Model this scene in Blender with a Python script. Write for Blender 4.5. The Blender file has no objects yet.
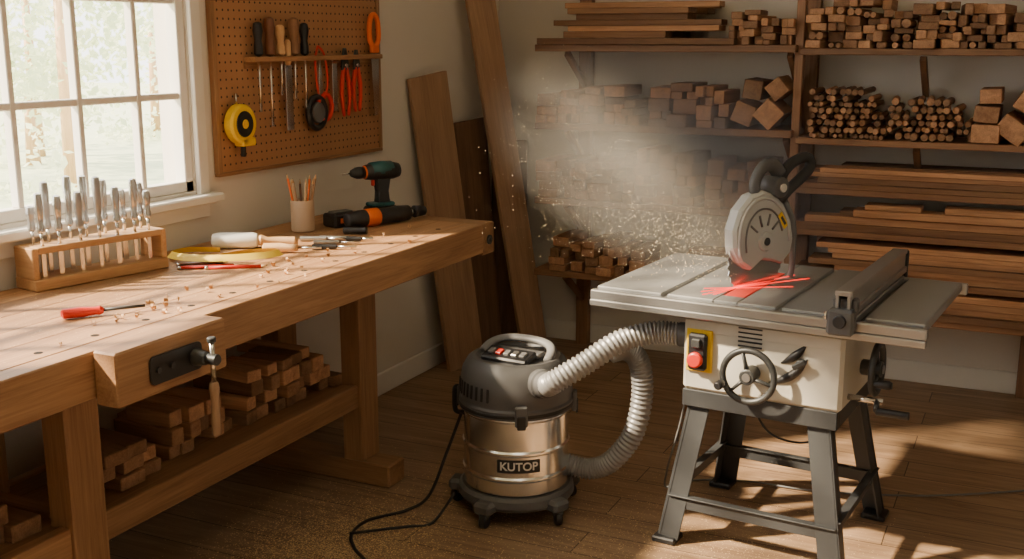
import bpy, math, random
from mathutils import Vector, Matrix, Euler
random.seed(7)
rnd=random.uniform
COL=bpy.context.collection

# ------------------------------------------------------------------ materials
def newmat(n):
    m=bpy.data.materials.new(n); m.use_nodes=True
    nt=m.node_tree; b=nt.nodes['Principled BSDF']
    return m,nt,b
def plain(n,c,rough=.5,metal=0,bump=0,bscale=200,var=0.0,coat=0,emis=None,trans=0,alpha=1):
    m,nt,b=newmat(n); N=nt.nodes; L=nt.links
    b.inputs['Base Color'].default_value=(*c,1); b.inputs['Roughness'].default_value=rough
    b.inputs['Metallic'].default_value=metal; b.inputs['Coat Weight'].default_value=coat
    b.inputs['Alpha'].default_value=alpha
    if trans: b.inputs['Transmission Weight'].default_value=trans
    if emis: 
        b.inputs['Emission Color'].default_value=(*emis[0],1); b.inputs['Emission Strength'].default_value=emis[1]
    tc=N.new('ShaderNodeTexCoord'); no=N.new('ShaderNodeTexNoise'); no.inputs['Scale'].default_value=bscale if bump else 12
    no.inputs['Detail'].default_value=4
    L.new(tc.outputs['Object'],no.inputs['Vector'])
    if var:
        hs=N.new('ShaderNodeHueSaturation'); hs.inputs['Color'].default_value=(*c,1)
        mr=N.new('ShaderNodeMapRange'); mr.inputs['To Min'].default_value=1-var; mr.inputs['To Max'].default_value=1+var
        n2=N.new('ShaderNodeTexNoise'); n2.inputs['Scale'].default_value=5; n2.inputs['Detail'].default_value=5
        L.new(tc.outputs['Object'],n2.inputs['Vector']); L.new(n2.outputs['Fac'],mr.inputs['Value'])
        L.new(mr.outputs[0],hs.inputs['Value']); L.new(hs.outputs[0],b.inputs['Base Color'])
    if bump:
        bp=N.new('ShaderNodeBump'); bp.inputs['Strength'].default_value=bump; bp.inputs['Distance'].default_value=.002
        L.new(no.outputs['Fac'],bp.inputs['Height']); L.new(bp.outputs[0],b.inputs['Normal'])
    return m
def wood(n,dark,light,rough=.5,sx=1.6,sy=22,tvar=.5):
    m,nt,b=newmat(n); N=nt.nodes; L=nt.links
    a=N.new('ShaderNodeAttribute'); a.attribute_name='loc'
    mp=N.new('ShaderNodeMapping'); mp.inputs['Scale'].default_value=(sx,sy,sy)
    L.new(a.outputs['Vector'],mp.inputs['Vector'])
    n1=N.new('ShaderNodeTexNoise'); n1.inputs['Scale'].default_value=1; n1.inputs['Detail'].default_value=6; n1.inputs['Roughness'].default_value=.65; n1.inputs['Distortion'].default_value=.8
    L.new(mp.outputs[0],n1.inputs['Vector'])
    mp2=N.new('ShaderNodeMapping'); mp2.inputs['Scale'].default_value=(sx*4,sy*9,sy*9)
    L.new(a.outputs['Vector'],mp2.inputs['Vector'])
    n2=N.new('ShaderNodeTexNoise'); n2.inputs['Scale'].default_value=1; n2.inputs['Detail'].default_value=3
    L.new(mp2.outputs[0],n2.inputs['Vector'])
    mx=N.new('ShaderNodeMath'); mx.operation='MULTIPLY_ADD'; mx.inputs[1].default_value=.35
    L.new(n2.outputs['Fac'],mx.inputs[0]); 
    ms=N.new('ShaderNodeMath'); ms.operation='MULTIPLY'; ms.inputs[1].default_value=.75
    L.new(n1.outputs['Fac'],ms.inputs[0]); L.new(ms.outputs[0],mx.inputs[2])
    cr=N.new('ShaderNodeValToRGB'); cr.color_ramp.elements[0].position=.36; cr.color_ramp.elements[0].color=(*dark,1)
    cr.color_ramp.elements[1].position=.68; cr.color_ramp.elements[1].color=(*light,1)
    L.new(mx.outputs[0],cr.inputs['Fac'])
    t=N.new('ShaderNodeAttribute'); t.attribute_name='tint'
    mr=N.new('ShaderNodeMapRange'); mr.inputs['To Min'].default_value=1-tvar; mr.inputs['To Max'].default_value=1+tvar
    L.new(t.outputs['Fac'],mr.inputs['Value'])
    hs=N.new('ShaderNodeHueSaturation'); L.new(mr.outputs[0],hs.inputs['Value']); L.new(cr.outputs[0],hs.inputs['Color'])
    L.new(hs.outputs[0],b.inputs['Base Color']); b.inputs['Roughness'].default_value=rough
    bp=N.new('ShaderNodeBump'); bp.inputs['Strength'].default_value=.25; bp.inputs['Distance'].default_value=.001
    L.new(n2.outputs['Fac'],bp.inputs['Height']); L.new(bp.outputs[0],b.inputs['Normal'])
    return m

W_BENCH=wood('bench_oak',(.22,.105,.045),(.42,.23,.11),.5,tvar=.22)
W_LUM=wood('lumber_brown',(.24,.115,.058),(.47,.26,.14),.7,tvar=.5)
W_DARK=wood('walnut_board',(.12,.06,.032),(.25,.135,.075),.6,tvar=.25)
W_MED=wood('leaning_board_wood',(.26,.15,.085),(.42,.26,.155),.6,tvar=.25)
W_SHELF=wood('shelf_wood',(.17,.082,.040),(.34,.18,.095),.55,tvar=.15)
W_LIGHT=wood('beech',(.46,.26,.12),(.68,.44,.23),.45,tvar=.2)
W_RACK=wood('rack_pine',(.45,.24,.10),(.64,.38,.18),.45,tvar=.15)
STEEL=plain('polished_steel',(.70,.69,.67),.2,1)
STAIN=plain('stainless_tank',(.84,.87,.90),.22,1)
CAST=plain('machined_table',(.33,.335,.335),.38,.4,.1,400,.05)
ALU=plain('brushed_aluminium',(.46,.46,.46),.32,.85)
DARKMET=plain('dark_steel',(.065,.068,.07),.45,.5)
STANDM=plain('stand_powder_coat',(.055,.058,.062),.5,.3,.15,300)
CREAM=plain('cream_enamel',(.60,.57,.49),.4,0,.05,300,.04)
BLACK=plain('black_plastic',(.018,.018,.02),.42,0,.1,500)
GREYP=plain('dark_grey_plastic',(.10,.10,.103),.45,0,.1,500)
MIDG=plain('mid_grey_plastic',(.17,.17,.175),.5)
HOSE=plain('hose_grey',(.28,.28,.285),.38,.2)
RED=plain('red_plastic',(.65,.03,.015),.35)
REDG=plain('laser_line',(.8,.02,.01),.4,emis=((1,.02,.01),3.0))
REDP=plain('throat_insert_laser_glow',(.75,.06,.04),.5)  # insert plate coloured red to stand in for the laser glow around the blade
ORANGE=plain('orange_plastic',(.85,.16,.02),.4)
YELLOW=plain('yellow_plastic',(.85,.55,.02),.4)
TAPEY=plain('tape_yellow',(.85,.62,.06),.45)
WHITEP=plain('white_plastic',(.72,.71,.67),.4)
TEAL=plain('teal_plastic',(.02,.10,.11),.4)
CERAM=plain('turned_wood_cup',(.50,.36,.25),.5,var=.15)
BROWNH=plain('brown_handle',(.16,.06,.025),.35,coat=.3)
WALLM=plain('wall_paint',(.72,.67,.60),.85,0,.15,120,.03)
TRIMM=plain('white_trim_paint',(.78,.75,.70),.5)
GUARD=plain('guard_polycarbonate',(.58,.59,.58),.22,0,alpha=.86)
HOLE=plain('hole_black',(.006,.004,.003),.9)

# ------------------------------------------------------------------ builder
class B:
    def __init__(s,name): s.n=name; s.v=[]; s.f=[]; s.mi=[]; s.sm=[]; s.loc=[]; s.ti=[]; s.mats=[]
    def _m(s,mat):
        if mat not in s.mats: s.mats.append(mat)
        return s.mats.index(mat)
    def add(s,vs,fs,mat,smooth,locs,tint=None):
        o=len(s.v); s.v+= [tuple(v) for v in vs]; i=s._m(mat)
        off=Vector((rnd(0,30),rnd(0,30),rnd(0,30)))
        s.loc+=[tuple(Vector(l)+off) for l in locs]
        t=rnd(0,1) if tint is None else tint
        s.ti+=[t]*len(vs)
        for k,f in enumerate(fs):
            s.f.append([o+a for a in f]); s.mi.append(i); s.sm.append(smooth[k] if isinstance(smooth,list) else smooth)
    def box(s,c,size,mat,rot=None,bev=.003,tint=None):
        h=[x/2 for x in size]; b=min(bev,min(h)*.8)
        perm=sorted(range(3),key=lambda i:-size[i])
        Rm=Matrix.Identity(3)
        if rot is not None: Rm=rot if isinstance(rot,Matrix) else Euler([math.radians(a) for a in rot]).to_matrix()
        idx={};vs=[];ls=[]
        for sx in(-1,1):
            for sy in(-1,1):
                for sz in(-1,1):
                    sg=(sx,sy,sz)
                    for a in range(3):
                        q=[sg[i]*(h[i] if i==a else h[i]-b) for i in range(3)]
                        idx[(sg,a)]=len(vs); vs.append(Vector(q)); ls.append((q[perm[0]],q[perm[1]],q[perm[2]]))
        fs=[]
        def sgn(a,sa,b2,sb,c2,sc):
            r=[0,0,0]; r[a]=sa;r[b2]=sb;r[c2]=sc; return tuple(r)
        for a in range(3):
            p,q=[i for i in range(3) if i!=a]
            for sa in(-1,1):
                fs.append([idx[(sgn(a,sa,p,x,q,y),a)] for x,y in((-1,-1),(1,-1),(1,1),(-1,1))])
            for sp in(-1,1):
                for sq in(-1,1):
                    fs.append([idx[(sgn(a,-1,p,sp,q,sq),p)],idx[(sgn(a,1,p,sp,q,sq),p)],idx[(sgn(a,1,p,sp,q,sq),q)],idx[(sgn(a,-1,p,sp,q,sq),q)]])
        for sx in(-1,1):
            for sy in(-1,1):
                for sz in(-1,1):
                    fs.append([idx[((sx,sy,sz),a)] for a in range(3)])
        out=[]
        for f in fs:
            n=(vs[f[1]]-vs[f[0]]).cross(vs[f[2]]-vs[f[0]]); ctr=sum((vs[i] for i in f),Vector())
            out.append(f if n.dot(ctr)>0 else f[::-1])
        C=Vector(c)
        s.add([Rm@v+C for v in vs],out,mat,False,ls,tint)
    def b2(s,lo,hi,mat,bev=.003,tint=None):
        s.box([(lo[i]+hi[i])/2 for i in range(3)],[abs(hi[i]-lo[i]) for i in range(3)],mat,None,bev,tint)
    def beam(s,p1,p2,w,h,mat,up=(0,0,1),bev=.003,tint=None):
        p1=Vector(p1);p2=Vector(p2); d=(p2-p1); l=d.length; x=d.normalized(); u=Vector(up)
        y=u.cross(x).normalized(); z=x.cross(y)
        Rm=Matrix((x,y,z)).transposed()
        s.box((p1+p2)/2,(l,w,h),mat,Rm,bev,tint)
    def lathe(s,o,prof,mat,axis=(0,0,1),seg=28,tint=None,smooth=True):
        a=Vector(axis).normalized(); t=Vector((1,0,0)) if abs(a.x)<.9 else Vector((0,1,0))
        x=t.cross(a).normalized(); y=a.cross(x); O=Vector(o); vs=[];ls=[];fs=[];sm=[]
        P=[]
        for i,(r,z) in enumerate(prof):
            P.append((r,z))
            if 0<i<len(prof)-1:
                d1=Vector((prof[i][0]-prof[i-1][0],prof[i][1]-prof[i-1][1])); d2=Vector((prof[i+1][0]-r,prof[i+1][1]-z))
                if d1.length>1e-7 and d2.length>1e-7 and abs(d1.angle(d2))>.6: P.append(None); P.append((r,z))
        prev=None
        for q in P:
            if q is None: prev=None; continue
            r,z=q; cur=len(vs)
            for j in range(seg):
                an=2*math.pi*j/seg
                vs.append(O+a*z+(x*math.cos(an)+y*math.sin(an))*r); ls.append((z,r*math.cos(an),r*math.sin(an)))
            if prev is not None:
                for j in range(seg):
                    jn=(j+1)%seg; fs.append([prev+j,prev+jn,cur+jn,cur+j]); sm.append(smooth)
            prev=cur
        if prof[0][0]>1e-4:
            fs.append(list(range(seg))[::-1]); sm.append(False)
        if prof[-1][0]>1e-4:
            fs.append([len(vs)-seg+j for j in range(seg)]); sm.append(False)
        s.add(vs,fs,mat,sm,ls,tint)
    def cyl(s,p1,p2,r1,mat,r2=None,seg=16,tint=None,bev=0):
        r2=r1 if r2 is None else r2; p1=Vector(p1);p2=Vector(p2);d=p2-p1;l=d.length
        if bev: pr=[(r1-bev,0),(r1,bev),(r2,l-bev),(r2-bev,l)]
        else: pr=[(r1,0),(r2,l)]
        s.lathe(p1,pr,mat,d,seg,tint)
    def tube(s,pts,r,mat,seg=10,n=0,closed=False,rib=None,flat=None,taper=False):
        P=[Vector(p) for p in pts]
        if n: P=spline(P,n,closed)
        m=len(P); vs=[];ls=[];fs=[]
        T=[((P[(i+1)%m]-P[i-1]) if closed else (P[min(i+1,m-1)]-P[max(i-1,0)])).normalized() for i in range(m)]
        u=Vector((0,0,1)) if abs(T[0].z)<.9 else Vector((1,0,0))
        u=(u-T[0]*u.dot(T[0])).normalized(); L=0
        for i in range(m):
            u=(u-T[i]*u.dot(T[i])).normalized(); w=T[i].cross(u)
            rr=r[min(i,len(r)-1)] if isinstance(r,list) else r
            if taper: rr=r*max(.15,math.sin(math.pi*(i+.3)/(m-.4)))
            if rib: rr=r+rib*(1 if (i//2)%2 else -1)*.5
            if i: L+=(P[i]-P[i-1]).length
            for j in range(seg):
                an=2*math.pi*j/seg; a=rr*math.cos(an); b=rr*math.sin(an)
                if flat: a*=flat
                vs.append(P[i]+u*a+w*b); ls.append((L,a,b))
        for i in range(m if closed else m-1):
            k=(i+1)%m
            for j in range(seg):
                jn=(j+1)%seg; fs.append([i*seg+j,i*seg+jn,k*seg+jn,k*seg+j])
        if not closed:
            fs.append(list(range(seg))[::-1]); fs.append([(m-1)*seg+j for j in range(seg)])
        s.add(vs,fs,mat,True,ls)
    def prism(s,poly,th,M,mat,bev=0,tint=None):
        n=len(poly); A=sum(poly[i][0]*poly[(i+1)%n][1]-poly[(i+1)%n][0]*poly[i][1] for i in range(n))
        if A<0: poly=poly[::-1]
        cx=sum(p[0] for p in poly)/n; cy=sum(p[1] for p in poly)/n
        def ins(d): 
            out=[]
            for p in poly:
                v=Vector((p[0]-cx,p[1]-cy)); l=max(v.length,1e-6); v=v*(1-d/l); out.append((cx+v.x,cy+v.y))
            return out
        rings=[(poly,-th/2),(poly,th/2)] if not bev else [(ins(bev),-th/2),(poly,-th/2+bev),(poly,th/2-bev),(ins(bev),th/2)]
        vs=[];ls=[];fs=[]
        for pl,z in rings:
            for p in pl: vs.append(M@Vector((p[0],p[1],z))); ls.append((p[0],p[1],z))
        for k in range(len(rings)-1):
            for i in range(n):
                j=(i+1)%n; fs.append([k*n+i,k*n+j,(k+1)*n+j,(k+1)*n+i])
        fs.append(list(range(n))[::-1]); fs.append([(len(rings)-1)*n+i for i in range(n)])
        s.add(vs,fs,mat,False,ls,tint)
    def done(s,parent=None):
        me=bpy.data.meshes.new(s.n); me.from_pydata(s.v,[],s.f)
        for m in s.mats: me.materials.append(m)
        me.polygons.foreach_set('material_index',s.mi); me.polygons.foreach_set('use_smooth',s.sm)
        a=me.attributes.new('loc','FLOAT_VECTOR','POINT'); a.data.foreach_set('vector',[c for l in s.loc for c in l])
        a=me.attributes.new('tint','FLOAT','POINT'); a.data.foreach_set('value',s.ti)
        me.update(); o=bpy.data.objects.new(s.n,me); COL.objects.link(o)
        if parent: o.parent=parent
        return o
def spline(P,n,closed=False):
    out=[];m=len(P)
    def g(i): return P[i%m] if closed else (P[i] if 0<=i<m else (P[0]*2-P[1] if i<0 else P[m-1]*2-P[m-2]))
    segs=m if closed else m-1; per=max(2,n//segs)
    for i in range(segs):
        a,b,c,d=g(i-1),g(i),g(i+1),g(i+2)
        for k in range(per):
            t=k/per
            out.append(.5*((2*b)+(c-a)*t+(2*a-5*b+4*c-d)*t*t+(3*b-a-3*c+d)*t**3))
    if not closed: out.append(P[-1])
    return out
def circ(r,n=24,cx=0,cy=0,a0=0,a1=360):
    full=abs(a1-a0)>=360
    return [(cx+r*math.cos(math.radians(a0+(a1-a0)*i/(n if full else n-1))),cy+r*math.sin(math.radians(a0+(a1-a0)*i/(n if full else n-1)))) for i in range(n)]
def frame(o,x,y):
    x=Vector(x).normalized(); y=Vector(y); y=(y-x*y.dot(x)).normalized(); z=x.cross(y)
    M=Matrix((x,y,z)).transposed().to_4x4(); M.translation=Vector(o); return M

# ------------------------------------------------------------------ room
D=5.76; XR=4.7; YB=-2.2; ZC=3.3
m,nt,b=newmat('plank_floor'); N=nt.nodes; L=nt.links
tc=N.new('ShaderNodeTexCoord'); 
br=N.new('ShaderNodeTexBrick'); br.offset=.37; br.inputs['Scale'].default_value=1; br.inputs['Brick Width'].default_value=1.5; br.inputs['Row Height'].default_value=.17
br.inputs['Mortar Size'].default_value=.002; br.inputs['Color1'].default_value=(.25,.25,.25,1); br.inputs['Color2'].default_value=(1,1,1,1); br.inputs['Mortar'].default_value=(0,0,0,1)
L.new(tc.outputs['Object'],br.inputs['Vector'])
mp=N.new('ShaderNodeMapping'); mp.inputs['Scale'].default_value=(1.2,16,1)
ad=N.new('ShaderNodeVectorMath'); ad.operation='MULTIPLY_ADD'; ad.inputs[1].default_value=(7,7,7)
L.new(br.outputs['Color'],ad.inputs[0]); L.new(tc.outputs['Object'],ad.inputs[2]); L.new(ad.outputs[0],mp.inputs['Vector'])
no=N.new('ShaderNodeTexNoise'); no.inputs['Scale'].default_value=1.6; no.inputs['Detail'].default_value=8; no.inputs['Roughness'].default_value=.65; no.inputs['Distortion'].default_value=1.2
L.new(mp.outputs[0],no.inputs['Vector'])
cr=N.new('ShaderNodeValToRGB'); cr.color_ramp.elements[0].position=.3; cr.color_ramp.elements[0].color=(.20,.118,.066,1); cr.color_ramp.elements[1].position=.7; cr.color_ramp.elements[1].color=(.44,.29,.175,1)
L.new(no.outputs['Fac'],cr.inputs['Fac'])
mr=N.new('ShaderNodeMapRange'); mr.inputs['From Min'].default_value=.25; mr.inputs['To Min'].default_value=.85; mr.inputs['To Max'].default_value=1.08
L.new(br.outputs['Color'],mr.inputs['Value'])
hs=N.new('ShaderNodeHueSaturation'); L.new(cr.outputs[0],hs.inputs['Color']); L.new(mr.outputs[0],hs.inputs['Value'])
mm=N.new('ShaderNodeMix'); mm.data_type='RGBA'; mm.inputs['B'].default_value=(.05,.025,.012,1)
L.new(br.outputs['Fac'],mm.inputs['Factor']); L.new(hs.outputs[0],mm.inputs['A']); L.new(mm.outputs['Result'],b.inputs['Base Color'])
b.inputs['Roughness'].default_value=.5
bp=N.new('ShaderNodeBump'); bp.inputs['Strength'].default_value=.2; bp.inputs['Distance'].default_value=.001; L.new(no.outputs['Fac'],bp.inputs['Height']); L.new(bp.outputs[0],b.inputs['Normal'])
FLOORM=m
o=B('floor'); o.b2((-.15,YB,-.1),(XR+.1,D+.15,0),FLOORM,0); o.done()
o=B('ceiling'); o.b2((-.15,YB,ZC),(XR+.1,D+.15,ZC+.1),WALLM,0); o.done()
o=B('wall_back'); o.b2((-.15,D,0),(XR+.1,D+.15,ZC),WALLM,0); o.done()
o=B('wall_right'); o.b2((XR,YB,0),(XR+.15,D,ZC),WALLM,0); o.done()
o=B('wall_front'); o.b2((-.15,YB-.15,0),(XR+.1,YB,ZC),WALLM,0); o.done()
wins=[(-.85,.80),(1.08,3.195)]; WZ0,WZ1=1.15,3.02
o=B('wall_left')
ys=[YB]+[y for w in wins for y in w]+[D]
for i in range(0,len(ys),2): o.b2((-.15,ys[i],0),(0,ys[i+1],ZC),WALLM,0)
for a,c in wins:
    o.b2((-.15,a,0),(0,c,WZ0),WALLM,0); o.b2((-.15,a,WZ1),(0,c,ZC),WALLM,0)
o.done()
m,nt,b=newmat('window_glass'); N=nt.nodes; L=nt.links
tr=N.new('ShaderNodeBsdfTransparent'); gl=N.new('ShaderNodeBsdfGlossy'); gl.inputs['Roughness'].default_value=.02
mxs=N.new('ShaderNodeMixShader'); mxs.inputs[0].default_value=.04
L.new(tr.outputs[0],mxs.inputs[1]); L.new(gl.outputs[0],mxs.inputs[2]); L.new(mxs.outputs[0],N['Material Output'].inputs[0])
GLASS=m
for k,(a,c) in enumerate(wins):
    o=B('window_%d'%(k+1))
    t=.04
    o.b2((-.06,a,WZ0),(-.01,a+t,WZ1),TRIMM); o.b2((-.06,c-t,WZ0),(-.01,c,WZ1),TRIMM)
    o.b2((-.06,a,WZ0),(-.01,c,WZ0+t),TRIMM); o.b2((-.06,a,WZ1-t),(-.01,c,WZ1),TRIMM)
    y=c-.24
    while y>a+.1:
        o.b2((-.05,y-.011,WZ0+t),(-.015,y+.011,WZ1-t),TRIMM); y-=.265
    z=1.50
    while z<WZ1-.1:
        o.b2((-.048,a+t,z-.012),(-.017,c-t,z+.012),TRIMM); z+=.335
    vs=[(-.033,a+t,WZ0+t),(-.033,c-t,WZ0+t),(-.033,c-t,WZ1-t),(-.033,a+t,WZ1-t)]
    o.add(vs,[[0,1,2,3]],GLASS,False,vs)
    w=.052
    o.b2((.0,a-w,WZ0-.02),(.022,a,WZ1+w),TRIMM); o.b2((0,c,WZ0-.02),(.022,c+w,WZ1+w),TRIMM)
    o.b2((0,a,WZ1),(.022,c,WZ1+w),TRIMM)
    o.b2((-.06,a-w-.03,WZ0-.045),(.06,c+w+.04,WZ0-.012),TRIMM,.006)
    o.b2((0,a-w,WZ0-.10),(.018,c+w,WZ0-.045),TRIMM)
    o.done()
o=B('baseboard_left'); o.b2((0,YB,0),(.016,D-.017,.11),TRIMM,.004); o.done()
o=B('baseboard_back'); o.b2((0,D-.016,0),(XR,D,.11),TRIMM,.004); o.done()
o=B('baseboard_right'); o.b2((XR-.016,YB,0),(XR,D-.017,.11),TRIMM,.004); o.done()

# ------------------------------------------------------------------ workbench
ZB=.96; XF=.785
o=B('workbench')
n=5; w=(XF-.07-.03)/n
for i in range(n):
    o.b2((.03+i*w,1.0,ZB-.055),(.03+(i+1)*w-.0008,4.0,ZB),W_BENCH,.0015)
o.b2((XF-.07,1.0,ZB-.12),(XF,4.0,ZB),W_BENCH,.004)
o.b2((.03,4.0,ZB-.13),(XF,4.10,ZB),W_BENCH,.004)
o.b2((.03,1.0,ZB-.12),(.07,4.0,ZB-.055),W_BENCH,.003)
for y in (2.075,3.49):
    for x in (.12,.50):
        o.b2((x-.045,y-.06,.09),(x+.045,y+.06,.80),W_BENCH,.004)
    o.b2((.04,y-.05,.80),(.68,y+.05,ZB-.055),W_BENCH,.004)
    o.b2((.03,y-.06,0),(.66,y+.06,.09),W_BENCH,.006)
    o.b2((.16,y-.03,.33),(.46,y+.03,.41),W_BENCH,.003)
o.b2((.49,2.12,.31),(.53,3.44,.40),W_BENCH,.003); o.b2((.09,2.12,.31),(.12,3.44,.40),W_BENCH,.003)
o.b2((.49,1.0,.31),(.53,2.02,.40),W_BENCH,.003); o.b2((.09,1.0,.31),(.12,2.02,.40),W_BENCH,.003)
for i in range(4): o.b2((.125+i*.091,1.0,.375),(.125+i*.091+.088,3.44,.395),W_BENCH,.002)
for i in range(16):
    y=1.30+i*.18
    if y<3.95: o.cyl((XF-.11,y,ZB-.004),(XF-.11,y,ZB+.0006),.011,HOLE,seg=14)
o.cyl((XF,4.05,ZB-.07),(XF+.008,4.05,ZB-.07),.02,DARKMET); o.cyl((XF,4.05,ZB-.07),(XF+.014,4.05,ZB-.07),.010,DARKMET,seg=6)
o.done()

o=B('bench_vise')
x0=XF+.002
o.b2((x0,1.90,ZB-.135),(x0+.075,2.30,ZB+.004),W_BENCH,.005,tint=.6)
xf=x0+.075; zc=ZB-.07
M=frame((xf+.004,2.10,zc),(0,1,0),(0,0,1))
pl=circ(.015,5,.08,.022,0,90)+circ(.015,5,-.08,.022,90,180)+circ(.015,5,-.08,-.022,180,270)+circ(.015,5,.08,-.022,270,360)
o.prism(pl,.008,M,BLACK,.002)
for y in (2.03,2.08): o.cyl((xf+.008,y,zc),(xf+.013,y,zc),.008,DARKMET,seg=6)
yc=2.165
o.cyl((xf+.008,yc,zc),(xf+.05,yc,zc),.024,DARKMET,.018,bev=.003)
o.cyl((xf+.05,yc,zc),(xf+.085,yc,zc),.015,DARKMET,bev=.003)
o.cyl((xf+.066,yc,zc-.06),(xf+.066,yc,zc+.05),.007,STEEL)
o.cyl((xf+.066,yc,zc+.045),(xf+.066,yc,zc+.06),.012,DARKMET,bev=.003)
o.lathe((xf+.066,yc,zc-.21),[(.006,0),(.012,.006),(.013,.05),(.010,.09),(.014,.13),(.012,.145),(.008,.15)],W_MED,seg=16)
o.done()

o=B('wood_offcuts')
def stack(o,y0,y1,z0,layers,xf,mat,w=(.05,.075),h=(.04,.055),l=(.18,.30)):
    zz=z0
    for k in range(layers):
        hh=rnd(*h); y=y0+rnd(0,.03)+k*.02
        while y<y1-k*.04:
            ww=rnd(*w); ll=rnd(*l)
            if rnd(0,1)<.92: o.box((xf-ll/2-rnd(0,.04),y+ww/2,zz+hh/2),(ll,ww,hh),mat,(0,0,rnd(-7,7)),.003)
            y+=ww+rnd(.004,.014)
        zz+=hh+.001
stack(o,2.86,3.40,.396,4,.46,W_LUM)
stack(o,2.50,2.84,.396,3,.44,W_LUM)
stack(o,2.17,2.47,.396,3,.47,W_LUM,w=(.07,.1))
stack(o,1.2,1.9,.396,3,.47,W_LUM,w=(.07,.1))
o.done()

# chisel rack
o=B('chisel_rack')
A=Vector((.14,2.31,ZB)); Bv=Vector((.235,2.77,ZB)); dx=(Bv-A).normalized(); dn=Vector((dx.y,-dx.x,0))
Lr=(Bv-A).length
Mr=Matrix((dx,-dn,Vector((0,0,1)))).transposed()
def rp(s,n,z): return A+dx*s+dn*n+Vector((0,0,z))
o.box(rp(Lr/2,-.05,.018),(Lr,.115,.034),W_RACK,Mr,.003)
for s in (.010,Lr-.010): o.box(rp(s,-.05,.083),(.020,.105,.096),W_RACK,Mr,.003)
o.box(rp(Lr/2,-.05,.122),(Lr-.038,.105,.020),W_RACK,Mr,.002)
o.done()
o=B('chisel_set')
for row in (-.02,-.078):
    for i in range(7):
        s=.045+(Lr-.09)*i/6+rnd(-.007,.007)
        p=rp(s,row,0); h=rnd(.24,.33); w=rnd(.008,.012)
        o.box(p+Vector((0,0,.083)),(w*1.6,.005,.10),STEEL,Mr,.001)
        o.cyl(p+Vector((0,0,.13)),p+Vector((0,0,.175)),.0045,STEEL,.006,seg=12)
        tx=Vector((rnd(-.03,.03),rnd(-.03,.03),1))
        o.lathe(p+Vector((0,0,.170)),[(.006,0),(.0115,.006),(.012,.02),(.009,.028),(.011,.05),(.0135,(h-.17)-.02),(.011,h-.17),(.005,h-.166)],random.choice([STEEL,ALU,STEEL]),tx,18)
o.done()

o=B('pencil_cup'); c=Vector((.21,3.56,ZB+.0005))
o.lathe(c,[(.042,0),(.046,.004),(.046,.12),(.044,.123),(.040,.12),(.040,.01),(.0,.009)],CERAM,seg=28)
o.done()
o=B('pencils')
for i in range(9):
    an=i*.8; b0=c+Vector((.018*math.cos(an),.018*math.sin(an),.012)); t=c+Vector((.05*math.cos(an)+rnd(-.01,.01),.055*math.sin(an),rnd(.17,.21)))
    mt=random.choice([W_LIGHT,W_LIGHT,W_MED,BROWNH,ORANGE]); d=(t-b0).normalized()
    o.cyl(b0,t,.0045,mt,seg=6); o.cyl(t,t+d*.016,.0045,W_LIGHT,.0012,seg=6); o.cyl(t+d*.016,t+d*.02,.0012,BLACK,.0003,seg=6)
o.done()

# cordless drill
o=B('cordless_drill'); c=Vector((.30,3.99,ZB+.0005))
ax=Vector((-.45,-.9,0)).normalized()
sd=Vector((0,0,1)).cross(ax)
Mh=Matrix((ax,sd,Vector((0,0,1)))).transposed()
o.box(c+Vector((0,0,.024)),(.13,.08,.048),BLACK,Mh,.008)
o.box(c+Vector((0,0,.056)),(.11,.07,.018),TEAL,Mh,.006)
M=frame(c,ax,(0,0,1))
o.prism([(-.04,.06),(.022,.06),(.018,.11),(.026,.17),(-.045,.175),(-.036,.11)],.042,M,BLACK,.008)
P=[c+ax*s+Vector((0,0,.195)) for s in (-.095,-.09,-.06,-.02,.03,.070,.075)]
o.tube(P,[.017,.030,.037,.038,.036,.031,.026],BLACK,20)
P=[c+ax*s+Vector((0,0,.200)) for s in (-.06,-.055,.0,.045,.05)]
o.tube(P,[.02,.036,.0385,.035,.02],TEAL,20)
o.cyl(c+ax*.073+Vector((0,0,.195)),c+ax*.080+Vector((0,0,.195)),.028,ORANGE,.026,seg=20)
o.lathe(c+ax*.080+Vector((0,0,.195)),[(.025,0),(.026,.02),(.024,.035),(.014,.058),(.008,.062)],BLACK,ax,20)
o.cyl(c+ax*.14+Vector((0,0,.195)),c+ax*.18+Vector((0,0,.195)),.0035,STEEL)
o.box(c+ax*.034+Vector((0,0,.15)),(.012,.016,.03),RED,Mh,.003)
o.done()
o=B('power_screwdriver'); c=Vector((.42,3.83,ZB+.037)); ax=Vector((.36,.93,0)).normalized()
P=[c+ax*s for s in (-.19,-.185,-.13,-.06,-.05,.02,.06,.12,.125)]
o.tube(P,[.018,.028,.035,.035,.032,.031,.035,.031,.018],BLACK,20)
o.tube([c+ax*s for s in (-.102,-.098,-.04,-.036)],[.034,.0365,.0365,.033],ORANGE,20)
o.cyl(c+ax*.12,c+ax*.15,.014,STEEL); o.cyl(c+ax*.15,c+ax*.21,.026,BLACK,.020,bev=.004)
o.done()
o=B('drill_battery'); o.box((.28,3.72,ZB+.028),(.09,.12,.054),BLACK,(0,0,-20),.008); o.box((.28,3.72,ZB+.059),(.05,.09,.008),GREYP,(0,0,-20),.003); o.box((.327,3.70,ZB+.03),(.004,.07,.02),ORANGE,(0,0,-20),.001); o.done()

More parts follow.
